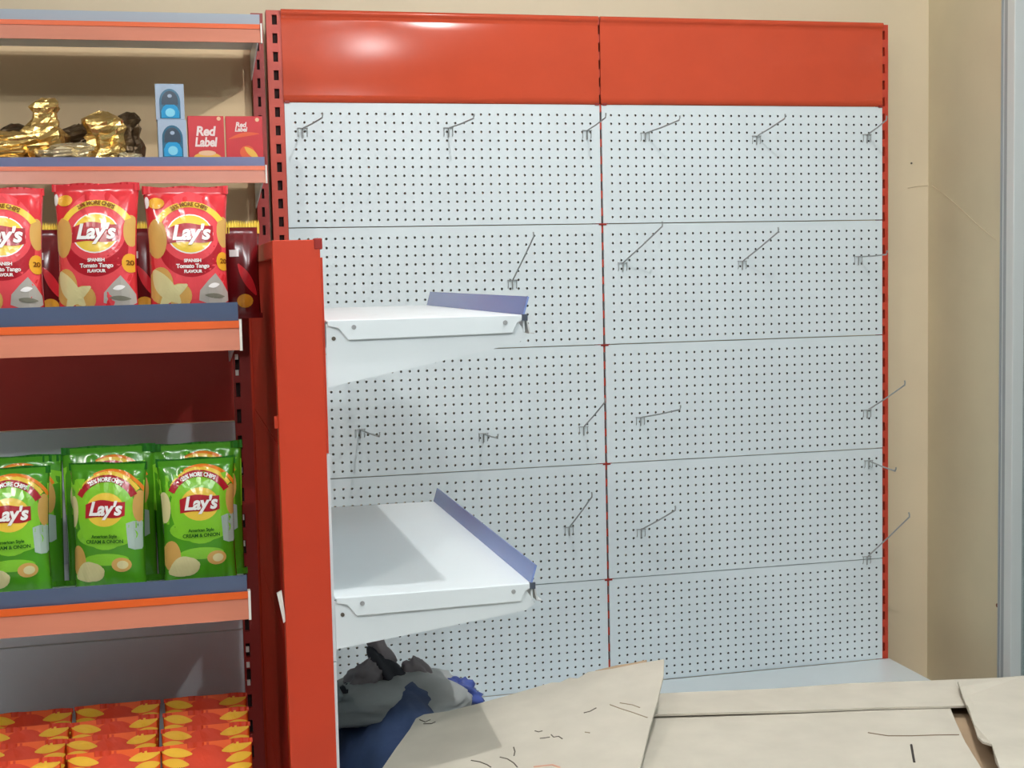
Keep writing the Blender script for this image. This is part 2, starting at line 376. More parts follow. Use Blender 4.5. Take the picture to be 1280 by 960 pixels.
# ------------------------------------------------------------------ end gondola with two bare white shelves
gc = thing('end_gondola', 'orange-posted gondola end carrying two empty white metal shelves', 'shelving', (-0.12, -1.17, 0))
def uc(b, name, m, bevel=0): return under(b.build(name, m, bevel=bevel), gc)
cx0, cx1, cyn, cyf = -0.1626, -0.0858, -1.63, -0.716
uc(MB().box(cx0, cx1, cyn, cyn+0.004, 0, 1.441).box(cx0, cx0+0.003, cyn+0.004, cyn+0.03, 0, 1.441).box(cx1-0.003, cx1, cyn+0.004, cyn+0.03, 0, 1.441), 'end_post', M_orange2, bevel=0.0015)
uc(MB().box(cx1-0.010, cx1+0.004, cyn-0.001, cyn+0.02, 1.425, 1.4435), 'post_cap', M_red, bevel=0.002)
uc(MB().box(cx0, cx1, cyf-0.03, cyf, 0, 1.441), 'end_post', M_orange2, bevel=0.0015)
uc(MB().box(cx0, cx1, cyn+0.03, cyf-0.03, 1.412, 1.441), 'top_rail', M_orange2, bevel=0.0015)
uc(MB().box(cx0+0.010, cx0+0.013, cyn+0.032, cyf-0.032, 1.09, 1.412), 'side_panel', M_redm)
for z0, z1 in ((0.74, 1.088), (0.39, 0.738), (0.05, 0.388)):
    uc(MB().box(cx0+0.010, cx0+0.013, cyn+0.032, cyf-0.032, z0, z1), 'side_panel', M_redm)
    uc(MB().box(cx1+0.0005, cx1+0.005, cyn+0.006, cyf-0.002, z0, z1), 'back_panel', M_peg)
uc(MB().box(cx1+0.0005, cx1+0.004, cyn+0.006, cyf-0.002, 1.09, 1.412), 'back_panel', M_orange2)
uc(MB().prism([(cx0-0.012, 0.862), (cx0-0.004, 0.866), (cx0+0.001, 0.815), (cx0-0.003, 0.812)], 'y', cyn+0.004, cyn+0.012), 'clip', M_cap)
uc(MB().box(cx0-0.006, cx0+0.001, cyn+0.006, cyn+0.014, 1.135, 1.155), 'clip', M_orange2)
M_riserC = mat('periwinkle_plastic', (134, 158, 220), 0.2, alpha=0.94, spec=0.6)
def side_shelf(zt, xr, brk):
    x0 = cx1+0.006
    b = MB()
    b.box(x0, xr, cyn+0.003, cyf, zt-0.003, zt)
    # end lips with cut-away lower corners
    for y in (cyn, cyf-0.003):
        b.prism([(x0+0.002, zt), (xr-0.003, zt), (xr-0.003, zt-0.008), (xr-0.014, zt-0.013), (xr-0.022, zt-0.030), (x0+0.035, zt-0.033), (x0+0.020, zt-0.013), (x0+0.002, zt-0.009)], 'y', y, y+0.003)
    b.box(xr-0.003, xr, cyn+0.003, cyf-0.003, zt-0.030, zt-0.003)
    sh = uc(b, 'shelf', M_white, bevel=0.0012)
    for x in (x0+0.045, xr-0.035):
        k = MB(); k.prism([(x+0.004*math.cos(i*math.pi/4), zt-0.012+0.004*math.sin(i*math.pi/4)) for i in range(8)], 'y', cyn-0.0015, cyn+0.001)
        under(k.build('rivet', mat('steel_rivet', (176, 178, 180), 0.4, 0.5), bevel=0), sh)
    for y in (cyn+0.006, cyf-0.009):
        k = MB(); k.prism([(x0, zt-0.006), (xr-0.012, zt-0.010), (xr+0.004, zt-0.036), (xr-0.012, zt-0.048), (x0, zt-brk)], 'y', y, y+0.003)
        k = under(k.build('bracket', M_white), sh)
    r = MB(); r.prism([(xr, zt+0.001), (xr+0.002, zt+0.001), (xr+0.009, zt-0.030), (xr+0.016, zt-0.031), (xr+0.016, zt-0.033), (xr+0.007, zt-0.032)], 'y', cyn+0.002, cyf-0.002)
    under(r.build('price_rail', mat('clear_grey_rail', (206, 210, 210), 0.3)), sh)
    r = MB(); r.prism([(xr-0.004, zt), (xr-0.001, zt), (xr+0.008, zt+0.030), (xr+0.005, zt+0.031)], 'y', cyn+0.001, cyf-0.002)
    rr = under(r.build('riser', M_riserC), sh)
    k = MB(); k.box(xr-0.006, xr+0.004, cyn-0.001, cyn+0.004, zt-0.010, zt+0.001)
    under(k.build('rail_clip', mat('dark_clip', (70, 78, 92), 0.5)), sh)
    k = MB(); k.prism([(x0+0.012+0.0035*math.cos(i*math.pi/4), zt-0.030+0.0035*math.sin(i*math.pi/4)) for i in range(8)], 'y', cyn+0.004, cyn+0.0065)
    under(k.build('bracket_hole', M_pen), sh)
    return sh
side_shelf(1.309, 0.256, 0.110)
side_shelf(0.848, 0.260, 0.088)
uc(MB().box(cx1+0.006, 0.262, cyn+0.003, cyf, 0.112, 0.14), 'base_deck', M_white, bevel=0.002)
uc(MB().box(cx1+0.006, 0.24, cyn+0.02, cyn+0.035, 0.0, 0.112), 'kick_plate', M_orange2)
uc(MB().box(cx1+0.006, 0.24, cyf-0.035, cyf-0.02, 0.0, 0.112), 'kick_plate', M_orange2)

# ------------------------------------------------------------------ printed pouches
def text_mesh(body, size, shear=0.0, offset=0.0, sx=1.0):
    cu = bpy.data.curves.new('lettering', 'FONT'); cu.body = body; cu.size = size; cu.shear = shear; cu.offset = offset
    cu.align_x = 'CENTER'; cu.align_y = 'CENTER'; cu.resolution_u = 3; cu.space_character = 0.95
    o = bpy.data.objects.new('lettering', cu); C.objects.link(o)
    bpy.context.view_layer.update()
    dg = bpy.context.evaluated_depsgraph_get()
    me = bpy.data.meshes.new_from_object(o.evaluated_get(dg))
    vs = [(v.co.x*sx, v.co.y) for v in me.vertices]; fs = [tuple(p.vertices) for p in me.polygons]
    bpy.data.objects.remove(o); bpy.data.curves.remove(cu); bpy.data.meshes.remove(me)
    return vs, fs
def disc(cx, cz, rx, rz, n=28, rings=5, a0=0, a1=2*math.pi, r_in=0.0):
    vs, fs = [], []
    full = abs(a1-a0-2*math.pi) < 1e-6
    for i in range(rings+1):
        t = r_in+(1-r_in)*i/rings
        for j in range(n+1):
            a = a0+(a1-a0)*j/n; vs.append((cx+rx*t*math.cos(a), cz+rz*t*math.sin(a)))
    for i in range(rings):
        for j in range(n): p = i*(n+1)+j; fs.append((p, p+1, p+n+2, p+n+1))
    return vs, fs
def strip(top, bot, n=10):
    """quad strip between two polylines of equal length, subdivided across"""
    vs, fs = [], []; k = 5
    for (a, b) in zip(top, bot):
        for i in range(k): t = i/(k-1); vs.append((a[0]+(b[0]-a[0])*t, a[1]+(b[1]-a[1])*t))
    for i in range(len(top)-1):
        for j in range(k-1): fs.append((i*k+j, (i+1)*k+j, (i+1)*k+j+1, i*k+j+1))
    return vs, fs
def leaf(x0, z0, x1, z1, w, n=12, bend=0.0):
    top, bot = [], []
    dx, dz = x1-x0, z1-z0; L = math.hypot(dx, dz); nx_, nz_ = -dz/L, dx/L
    for i in range(n+1):
        t = i/n; h = w*math.sin(math.pi*min(max(t, 0.02), 0.98))**0.7; bb = bend*math.sin(math.pi*t)
        cx, cz = x0+dx*t+nx_*bb, z0+dz*t+nz_*bb
        top.append((cx+nx_*h, cz+nz_*h)); bot.append((cx-nx_*h, cz-nz_*h))
    return strip(top, bot)

class Pouch:
    def __init__(s, w, h, T, seed, seal=0.011, wr=0.0016, waist=0.075):
        s.waist = waist
        s.w, s.h, s.T, s.seed, s.seal, s.wr = w, h, T, seed, seal, wr
    def half(s, z):
        v = min(max(z/s.h, 0), 1)
        return s.w/2*(1-s.waist*math.sin(math.pi*v)**0.8)*(0.94+0.06*v)
    def depth(s, x, z):
        v = min(max((z-s.seal)/(s.h-2*s.seal), 0), 1); u = min(1, abs(x)/s.half(z))
        body = s.T*max(0, 1-u**2.6)**0.62*max(0.0, math.sin(math.pi*(0.02+0.96*v**0.85)))**0.55
        e = min(v, 1-v)
        cre = s.wr*math.exp(-e*7)*(math.sin(x/s.w*31+s.seed*1.7)+0.6*math.sin(x/s.w*53+s.seed*2.9))*min(1, v*30, (1-v)*30)
        n = noise.noise((x*28+s.seed*5.3, z*16, s.seed*2.1))*0.0035*(1-u**3)*min(1, e*6)
        return body+cre+n+0.0006
    def body(s, name, m, parent, pitch=0.0035):
        nx, nz = int(s.w/pitch), int(s.h/pitch); b = MB(); vs, fs = [], []
        for side in (-1, 1):
            for j in range(nz+1):
                z = s.h*j/nz; hw = s.half(z)
                for i in range(nx+1):
                    x = hw*(-1+2*i/nx); d = s.depth(x, z)
                    if i in (0, nx): d = 0
                    vs.append((x, side*d*(1 if side < 0 else 0.75), z))
        o = (nx+1)*(nz+1)
        for j in range(nz):
            for i in range(nx):
                p = j*(nx+1)+i
                fs.append((p, p+1, p+nx+2, p+nx+1)); fs.append((o+p, o+p+nx+1, o+p+nx+2, o+p+1))
        b.add(vs, fs)
        me = bpy.data.meshes.new(name); me.from_pydata(b.v, [], b.f); me.materials.append(m)
        bm = bmesh.new(); bm.from_mesh(me); bmesh.ops.remove_doubles(bm, verts=bm.verts, dist=2e-4); bmesh.ops.recalc_face_normals(bm, faces=bm.faces); bm.to_mesh(me); bm.free()
        me.polygons.foreach_set('use_smooth', [True]*len(me.polygons))
        return link(name, me, parent)
    def seal_strip(s, z0, z1, m, parent, zig=0.0, name='top_seal'):
        n = 40; b = MB(); vs, fs = [], []
        for i in range(n+1):
            x = (s.w/2+0.0005)*(-1+2*i/n); d = 0.0016+0.0007*math.sin(i*2.2)+0.0015*math.sin(i*0.35+s.seed)
            zz = z1+(zig if i % 2 else 0) + 0.0010*math.sin(i*0.3+s.seed*2)
            vs += [(x, -d-0.0012, z0), (x, -d-0.0012, zz), (x, -d+0.0018, zz), (x, -d+0.0018, z0)]
        for i in range(n):
            for j in range(4): fs.append((i*4+j, (i+1)*4+j, (i+1)*4+(j+1) % 4, i*4+(j+1) % 4))
        fs += [(0, 1, 2, 3), (n*4+3, n*4+2, n*4+1, n*4)]
        b.add(vs, fs); return b.build(name, m, parent)
    def print_(s, layers, parent, name='front_print'):
        """layers: (material, (verts2d, faces), lift)"""
        b = MB(); mats = []
        for m, (vs, fs), lift in layers:
            if m not in mats: mats.append(m)
            keep = []
            for (x, z) in vs:
                hw = s.half(z)*0.985; x = max(-hw, min(hw, x)); z = max(0.002, min(s.h-0.002, z))
                keep.append((x, -s.depth(x, z)-0.0006-lift, z))
            b.add(keep, fs, mats.index(m))
        me = bpy.data.meshes.new(name); me.from_pydata(b.v, [], b.f)
        for m in mats: me.materials.append(m)
        me.polygons.foreach_set('material_index', b.m); me.validate()
        bm = bmesh.new(); bm.from_mesh(me)
        bmesh.ops.dissolve_degenerate(bm, dist=1e-6, edges=bm.edges)
        for f in bm.faces:
            f.normal_update()
            if f.normal.y > 0: f.normal_flip()
        bm.to_mesh(me); bm.free()
        return link(name, me, parent)

def foil(name, rgb, rough=0.22, **k): return mat(name, rgb, rough, spec=0.6 if rough < 0.3 else 0.2, nscale=12, namp=0.08, **k)
P_red = foil('crisp_red_film', (206, 44, 52)); P_red2 = foil('crisp_deep_red_print', (172, 26, 40)); P_pink = foil('crisp_rose_print', (222, 72, 80))
P_yel = foil('crisp_yellow_print', (238, 200, 70)); P_gold = foil('crisp_gold_print', (226, 164, 48)); P_tan = foil('crisp_chip_print', (206, 160, 86)); P_pale = foil('crisp_pale_chip_print', (214, 204, 150))
P_wht = foil('crisp_white_print', (242, 238, 236)); P_rib = foil('crisp_ribbon_print', (170, 30, 42)); P_silver = foil('crisp_grey_print', (170, 164, 156)); P_dk = foil('crisp_dark_print', (120, 70, 20))
P_grn = foil('crisp_green_film', (72, 146, 26)); P_grn2 = foil('crisp_dark_green_print', (30, 104, 22)); P_lime = foil('crisp_lime_print', (128, 196, 44)); P_gtxt = foil('crisp_green_ink', (20, 84, 20)); P_org = foil('crisp_orange_print', (232, 130, 34))
P_sil2 = foil('crisp_silver_print', (168, 186, 176))

def arc_text(body, size, cx, cz, R, sx=1.0):
    vs, fs = text_mesh(body, size, 0, 0.0004, sx); out = []
    for (x, y) in vs:
        a = math.pi/2 - x/R; r = R+y
        out.append((cx+r*math.cos(a), cz+r*math.sin(a)))
    return out, fs
def shift(t, dx, dz): return [(x+dx, z+dz) for x, z in t[0]], t[1]
def logo(cx, cz, k, disc_m, ring_m, rib_m, txt_m):
    """sun disc, ribbon and slanted name lettering"""
    L = [(ring_m, disc(cx, cz, 0.0365*k, 0.0325*k), 0.0006), (disc_m, disc(cx, cz, 0.0345*k, 0.0305*k), 0.0009)]
    n = 16; top, bot = [], []
    for i in range(n+1):
        t = i/n; x = cx+(-0.036+0.072*t)*k
        mid = cz+(0.0005+0.004*math.sin(t*math.pi*2-0.6)*0.6+0.004*(t-0.5))*k
        hw = (0.0125+0.003*math.sin(t*math.pi))*k
        top.append((x, mid+hw)); bot.append((x, mid-hw))
    L.append((rib_m, strip(top, bot), 0.0014))
    L.append((txt_m, shift(text_mesh("Lay's", 0.0335*k, 0.22, 0.0012*k, 0.97), cx+0.0005*k, cz+0.001*k), 0.0034))
    return L

def red_layers(p):
    w, h = p.w, p.h; cx, cz = 0.004, h*0.635
    L = [(P_pink, disc(cx, h*0.52, 0.060, 0.100, 32, 10), 0.0),
         (P_red2, disc(cx, cz-0.022, 0.050, 0.047, 32, 8), 0.0002),
         (P_pink, disc(cx, cz+0.002, 0.0465, 0.046, 32, 8), 0.0004)]
    L.append((P_yel, disc(cx, cz-0.002, 0.0625, 0.059, 30, 3, math.radians(30), math.radians(150), 0.83), 0.0006))
    L.append((P_dk, arc_text('25% MORE CHIPS', 0.0092, cx, cz-0.0035, 0.0555, 0.92), 0.0034))
    # crisps either side of the disc
    L.append((P_tan, disc(-0.049, cz-0.004, 0.0155, 0.033, 20, 4), 0.0005)); L.append((P_tan, disc(0.058, cz+0.006, 0.011, 0.026, 18, 4), 0.0005))
    L += logo(cx, cz+0.002, 1.02, P_yel, P_wht, P_rib, P_wht)
    for i, (tx, sz) in enumerate((('SPANISH', 0.0075), ('Tomato Tango', 0.0092), ('FLAVOUR', 0.0068))):
        L.append((P_wht, shift(text_mesh(tx, sz, 0, 0.0003), cx+0.002, cz-0.0425-i*0.0088), 0.0026))
    # heap of crisps low on one side, dip picture on the other
    q = 0.020
    L.append((P_tan, disc(-0.046, 0.040+q, 0.020, 0.030, 20, 5), 0.0008)); L.append((P_pale, leaf(-0.056, 0.066+q, -0.016, 0.010+q, 0.014, bend=-0.004), 0.0012)); L.append((P_tan, disc(-0.016, 0.022+q, 0.019, 0.020, 18, 4), 0.0010)); L.append((P_pale, leaf(-0.048, 0.006+q, -0.004, 0.040+q, 0.010, bend=0.004), 0.0015))
    L.append((P_silver, strip([(0.016, 0.030+q), (0.030, 0.046+q), (0.042, 0.058+q), (0.054, 0.042+q), (0.062, 0.028+q)], [(0.014, 0.014+q), (0.030, 0.008+q), (0.042, 0.006+q), (0.054, 0.008+q), (0.063, 0.014+q)]), 0.0008))
    L.append((foil('crisp_dip_print', (120, 118, 104)), leaf(0.024, 0.022+q, 0.056, 0.020+q, 0.004), 0.0012)); L.append((P_wht, leaf(0.030, 0.036+q, 0.048, 0.040+q, 0.004), 0.0014))
    L.append((P_gold, disc(0.056, 0.098, 0.0115, 0.0155, 18, 3), 0.0010)); L.append((P_dk, shift(text_mesh('20', 0.011, 0, 0.0003), 0.056, 0.098), 0.0022))
    L.append((P_gold, disc(-0.048, h-0.026, 0.013, 0.0095, 18, 3), 0.0010)); L.append((P_wht, disc(-0.063, h-0.024, 0.004, 0.010, 12, 2), 0.0010))
    return L
def green_layers(p):
    w, h = p.w, p.h; cx, cz = 0.002, h*0.665
    L = [(P_lime, strip([(-w*0.5+0.11*i*w, h*0.86+0.008*math.sin(i)) for i in range(10)], [(-w*0.5+0.11*i*w, h*0.52) for i in range(10)]), 0.0),
         (P_org, disc(cx+0.006, cz-0.004, 0.064, 0.0695, 28, 2, math.radians(28), math.radians(118), 0.92), 0.0003),
         (P_lime, disc(cx, cz-0.006, 0.047, 0.060, 30, 8), 0.0002),
         (P_lime, disc(cx, cz-0.042, 0.050, 0.020, 26, 4), 0.0003), (P_lime, disc(cx, cz-0.082, 0.036, 0.010, 26, 4), 0.0004)]
    L.append((P_yel, disc(cx+0.003, cz-0.004, 0.060, 0.0655, 28, 2, math.radians(34), math.radians(146), 0.90), 0.0004))
    L.append((P_rib, disc(cx, cz-0.004, 0.056, 0.060, 28, 3, math.radians(28), math.radians(152), 0.81), 0.0006))
    L.append((P_wht, arc_text('25% MORE CHIPS', 0.0092, cx, cz-0.0035, 0.0522, 0.86), 0.0034))
    L.append((P_tan, disc(0.055, cz+0.004, 0.010, 0.026, 18, 4), 0.0005)); L.append((P_pale, disc(-0.055, cz-0.004, 0.010, 0.026, 18, 4), 0.0005))
    L += logo(cx, cz, 0.90, P_yel, P_lime, P_rib, P_wht)
    for i, (tx, sz) in enumerate((('American Style', 0.0072), ('CREAM & ONION', 0.0080))):
        L.append((P_gtxt, shift(text_mesh(tx, sz, 0, 0.0002), cx, cz-0.043-i*0.0088), 0.0036))
    L.append((P_tan, disc(-0.046, 0.060, 0.014, 0.026, 20, 5), 0.0006)); L.append((P_pale, leaf(-0.052, 0.032, -0.002, 0.046, 0.017, bend=0.004), 0.0012)); L.append((P_pale, disc(-0.022, 0.042, 0.020, 0.016, 18, 4), 0.0010))
    L.append((P_tan, disc(0.026, 0.054, 0.016, 0.012, 18, 4), 0.0008)); L.append((P_pale, disc(0.028, 0.054, 0.009, 0.007, 16, 3), 0.0012))
    L.append((P_sil2, strip([(0.036, 0.122), (0.046, 0.125), (0.056, 0.125), (0.064, 0.122)], [(0.038, 0.082), (0.047, 0.078), (0.056, 0.078), (0.064, 0.082)]), 0.0006))
    return L
def crisp_bag(kind, w, h, T, seed, x, y, z, rotz, lean, label, group, waist=0.075):
    film, lay = (P_red, red_layers) if kind == 'red' else (P_grn, green_layers)
    t = thing('crisp_bag', label, 'crisp bag', (x, y, z), rotz, group); t.rotation_euler = (lean, 0, rotz)
    p = Pouch(w, h, T, seed, waist=waist)
    p.body('pouch', film, t)
    p.seal_strip(h-0.010, h+0.003, film if kind == 'red' else P_grn2, t)
    p.seal_strip(0.0, 0.010, film, t, name='bottom_seal')
    p.print_(lay(p), t)
    return t
RG = 'red crisp bags on the upper gondola shelf'
zb = 1.3105
crisp_bag('red', 0.138, 0.222, 0.030, 1, -0.294, -1.545, zb, 0.02, -0.10, 'red crisp bag at the shelf end next to the yellow-topped packets', RG)
crisp_bag('red', 0.140, 0.228, 0.031, 2, -0.440, -1.545, zb, -0.20, -0.09, 'red crisp bag turned slightly, its top corner standing up in front of shelf rail', RG)
crisp_bag('red', 0.142, 0.222, 0.031, 3, -0.588, -1.545, zb, 0.04, -0.10, 'red crisp bag beyond the turned one, farthest from the yellow-topped packets at shelf end', RG)
GG = 'green crisp bags on the middle gondola shelf'
zg = 0.8625
crisp_bag('green', 0.130, 0.218, 0.030, 4, -0.2945, -1.548, zg, 0.05, -0.07, 'front green crisp bag at shelf end beside the dark red upright', GG)
crisp_bag('green', 0.130, 0.218, 0.030, 5, -0.440, -1.548, zg, -0.28, -0.06, 'front green crisp bag turned slightly, standing between two other green bags', GG)
crisp_bag('green', 0.134, 0.218, 0.030, 6, -0.594, -1.548, zg, 0.06, -0.07, 'front green crisp bag farthest from the dark red upright', GG)
crisp_bag('green', 0.156, 0.232, 0.022, 7, -0.291, -1.450, zg, 0.03, -0.10, 'rear green crisp bag showing only its dark top, by the upright', GG, 0.01)
crisp_bag('green', 0.156, 0.234, 0.022, 8, -0.440, -1.450, zg, -0.02, -0.10, 'rear green crisp bag showing only its dark top, middle of the row', GG, 0.01)
crisp_bag('green', 0.156, 0.224, 0.022, 9, -0.594, -1.450, zg, 0.03, -0.10, 'rear green crisp bag showing only its dark top, farthest from the upright', GG, 0.01)

# maroon packets with yellow zigzag tops behind the red bags
P_mar = foil('maroon_film', (104, 18, 22)); P_zig = foil('yellow_seal_film', (236, 206, 84))
def maroon(x, y, rot, seed, label):
    t = thing('snack_packet', label, 'packet', (x, y, zb), rot, 'maroon packets behind the red crisp bags'); t.rotation_euler = (-0.05, 0, rot)
    p = Pouch(0.068, 0.160, 0.020, seed, wr=0.0012)
    p.body('pouch', P_mar, t, 0.005)
    p.seal_strip(0.149, 0.166, P_zig, t, zig=0.007); p.seal_strip(0.0, 0.008, P_mar, t, name='bottom_seal')
    L = [(P_wht, strip([(-0.020+0.004*i, 0.120) for i in range(5)], [(-0.020+0.004*i, 0.108) for i in range(5)]), 0.0004),
         (P_red, leaf(-0.006, 0.095, 0.024, 0.040, 0.008), 0.0004), (P_gold, disc(0.004, 0.030, 0.014, 0.012, 16, 3), 0.0004)]
    p.print_(L, t)
maroon(-0.2020, -1.405, 0.0, 11, 'maroon packet with yellow zigzag top touching the end gondola')
maroon(-0.262, -1.430, 0.1, 12, 'maroon packet with yellow top half hidden by red bag at shelf end')
maroon(-0.372, -1.415, -0.05, 13, 'maroon packet with yellow top seen between two whole red bags')
maroon(-0.528, -1.415, 0.05, 14, 'maroon packet with yellow top seen behind the tilted red bag corner')

# orange packets on the low shelf
O_or = foil('orange_snack_film', (226, 88, 26), 0.5); O_red = foil('orange_snack_red_print', (200, 56, 22), 0.5); O_yel = foil('orange_snack_yellow_print', (222, 168, 40), 0.5); O_bar = foil('orange_snack_barcode_ink', (120, 84, 20))
def orange_proto():
    t = thing('orange_packet', 'orange and yellow snack packet in the low shelf rows', 'packet', (0, 0, 0), 0, 'orange packets on the low gondola shelf')
    p = Pouch(0.150, 0.180, 0.012, 21, wr=0.0005, waist=0.02)
    p.body('pouch', O_or, t, 0.005); p.seal_strip(0.172, 0.180, O_red, t); p.seal_strip(0.0, 0.008, O_red, t, name='bottom_seal')
    L = [(O_red, disc(0, 0.130, 0.046, 0.045, 24, 5), 0.0003)]
    for s in (-1, 1):
        for i, z in enumerate((0.166, 0.149, 0.131, 0.112, 0.092)):
            L.append((O_yel, leaf(s*0.073, z+0.005, s*(0.024+0.006*(i % 2)), z-0.004, 0.0078), 0.0008))
    for i in range(7): L.append((O_bar, strip([(-0.060+0.0035*i, 0.142), (-0.0588+0.0035*i, 0.142)], [(-0.060+0.0035*i, 0.122), (-0.0588+0.0035*i, 0.122)]), 0.0009))
    p.print_(L, t); return t
op = orange_proto(); first = True
rows = [(-1.665, 'front row'), (-1.577, 'second row'), (-1.489, 'third row'), (-1.400, 'back row')]
cols = [(-0.2945, 'column next to the dark red upright'), (-0.4475, 'column between two others'), (-0.602, 'column farthest from the dark red upright')]
for ci, (x, cl) in enumerate(cols):
    for ri, (y, rl) in enumerate(rows):
        o = op if first else copy_tree(op); first = False
        o.location = (x+random.uniform(-.003, .003), y, 0.45); o.rotation_euler = (-0.46+random.uniform(-.015, .015), 0, random.uniform(-.05, .05))
        o['label'] = 'orange and yellow snack packet, %s, %s' % (rl, cl)

# ------------------------------------------------------------------ gold packets and boxes on the wall shelving
zs = 1.657
G_gold = mat('gold_foil', (226, 190, 118), 0.22, 0.85, bump=0.25, bscale=70)
G_dark = mat('bronze_foil', (96, 78, 56), 0.35, 0.6, bump=0.25, bscale=70)
G_pale = mat('pale_gold_foil', (226, 210, 172), 0.25, 0.7, bump=0.25, bscale=70)
def crumple(name, w, h, d, seed, m, loc, rot, label, twist=False, seal=True):
    t = thing(name, label, 'packet', loc, rot, 'gold foil packets on the wall shelving')
    n = 15; vs, fs = [], []; k = 17; rj = random.Random(seed)
    for j in range(n+1):
        v = j/n; z = h*v
        wob = w*0.30*noise.noise((v*2.6, seed*3.7, 0.5))*min(1, v*3)
        prof = min(1, v*9)**0.5*min(1, (1-v)*7+0.10)**0.6
        if twist and v > 0.5: prof *= 1-0.45*math.sin(min(1, (v-0.5)/0.28)*math.pi/2) + (0.45*((v-0.8)/0.2) if v > 0.8 else 0)
        for i in range(k):
            a = 2*math.pi*i/k; cx = math.copysign(abs(math.cos(a))**0.7, math.cos(a)); sy = math.copysign(abs(math.sin(a))**0.8, math.sin(a))
            q = noise.noise((cx*2.6+seed*7, sy*2.6+seed, v*3.2))
            q2 = abs(noise.noise((cx*7+seed*3, sy*6, v*4+seed)))
            s_ = prof*(1+0.42*q-0.45*q2+rj.uniform(-0.12, 0.12))
            flat = 1.0 if not seal else (1-0.82*max(0, (v-0.86)/0.14))
            vs.append((wob+cx*w/2*s_*(1.0 if not seal else 1+0.15*max(0, (v-0.86)/0.14)), sy*d/2*s_*flat, max(0, z+0.006*q*min(1, v*4))))
    for j in range(n):
        for i in range(k): fs.append((j*k+i, j*k+(i+1) % k, (j+1)*k+(i+1) % k, (j+1)*k+i))
    fs += [tuple(range(k-1, -1, -1)), tuple(n*k+i for i in range(k))]
    b = MB().add(vs, fs); b.build('foil_wrap', m, t)
    return t
crumple('foil_packet', 0.10, 0.142, 0.085, 1, G_gold, (-0.470, -0.290, zs), 0.1, 'upright crumpled gold packet with bright vertical folds', seal=True)
crumple('foil_packet', 0.062, 0.146, 0.07, 2, G_dark, (-0.408, -0.235, zs), 0.0, 'dull bronze packet standing close to the blue boxes')
crumple('foil_packet', 0.105, 0.175, 0.075, 3, G_gold, (-0.610, -0.270, zs), 0.2, 'gold foil packet with pinched twisted top sticking up', twist=True, seal=False)
crumple('foil_packet', 0.085, 0.120, 0.06, 4, G_dark, (-0.538, -0.195, zs), -0.1, 'brown-gold packet in the shade behind the twisted one')
crumple('foil_packet', 0.125, 0.062, 0.075, 5, G_pale, (-0.545, -0.318, zs), -0.05, 'flat pale gold packet lying at the shelf front', seal=False)
crumple('foil_packet', 0.150, 0.092, 0.09, 6, G_gold, (-0.700, -0.300, zs), 0.1, 'low crushed gold packet lying farthest from the blue boxes', seal=False)
crumple('foil_packet', 0.080, 0.120, 0.06, 8, G_dark, (-0.690, -0.205, zs), 0.1, 'dark bronze packet behind the low crushed gold one')
crumple('foil_packet', 0.055, 0.038, 0.045, 9, G_pale, (-0.418, -0.330, zs), 0.3, 'tiny pale gold packet at the foot of the upright gold one', seal=False)

# window boxes (stacked) with blue bottle showing
B_box = mat('pale_blue_carton', (166, 184, 206), 0.45, nscale=20, namp=0.04); B_dark = mat('navy_cap', (26, 52, 74), 0.3); B_blue = mat('azure_liquid', (56, 160, 214), 0.12); B_lt = mat('light_azure_label', (128, 210, 236), 0.3); B_edge = mat('teal_window', (30, 96, 128), 0.25)
def window_box(x, y, z, w, h, d, rot, label, zo=0.0):
    t = thing('bottle_box', label, 'box', (x, y, z), rot, 'stacked blue bottle boxes')
    MB().box(-w/2, w/2, -d/2, d/2, 0, h).build('carton', B_box, t, bevel=0.001)
    yf = -d/2; H = h; h = h-zo
    def arch(sx, z0, z1, n=14):  # pointed arch outline
        z0 += zo; z1 += zo
        return [(-sx, z0), (sx, z0)] + [(sx*math.cos(a), z1-sx*1.25+sx*1.25*math.sin(a)) for a in [math.pi*i/n for i in range(n+1)]]
    MB().prism(arch(w*0.36, h*0.04, h*0.86), 'y', yf-0.0012, yf+0.001).build('arch_window', B_edge, t)
    bt = MB(); bt.prism([(-w*0.31, zo+h*0.05), (w*0.31, zo+h*0.05), (w*0.31, zo+h*0.24), (w*0.24, zo+h*0.36), (w*0.14, zo+h*0.42), (-w*0.14, zo+h*0.42), (-w*0.24, zo+h*0.36), (-w*0.31, zo+h*0.24)], 'y', yf-0.0030, yf-0.0010)
    bo = bt.build('bottle', B_blue, t)
    MB().prism([(w*0.17*math.cos(i*math.pi/8), zo+h*0.20+h*0.12*math.sin(i*math.pi/8)) for i in range(16)], 'y', yf-0.0042, yf-0.0028).build('bottle_label', B_lt, bo)
    MB().prism(arch(w*0.28, h*0.42, h*0.80), 'y', yf-0.0028, yf-0.0010).build('bottle_cap', B_dark, t)
    MB().prism([(w*0.08*math.cos(i*math.pi/6), zo+h*0.66+h*0.05*math.sin(i*math.pi/6)) for i in range(12)], 'y', yf-0.0038, yf-0.0026).build('cap_mark', B_box, t)
window_box(-0.306, -0.318, zs, 0.069, 0.116, 0.060, 0.03, 'lower pale blue window box standing on the shelf', 0.022)
window_box(-0.308, -0.316, zs+0.116, 0.069, 0.088, 0.060, 0.0, 'upper pale blue window box stacked on another')
T_red = mat('tea_box_red', (204, 34, 44), 0.35, nscale=20, namp=0.05); T_wht = mat('tea_box_white', (240, 220, 216), 0.4); T_gold = mat('tea_box_gold', (238, 184, 70), 0.4); T_or = mat('tea_box_orange', (226, 88, 40), 0.4); T_pale = mat('tea_box_cream', (236, 190, 150), 0.4)
T_grn = mat('tea_box_leaf', (92, 110, 40), 0.5)
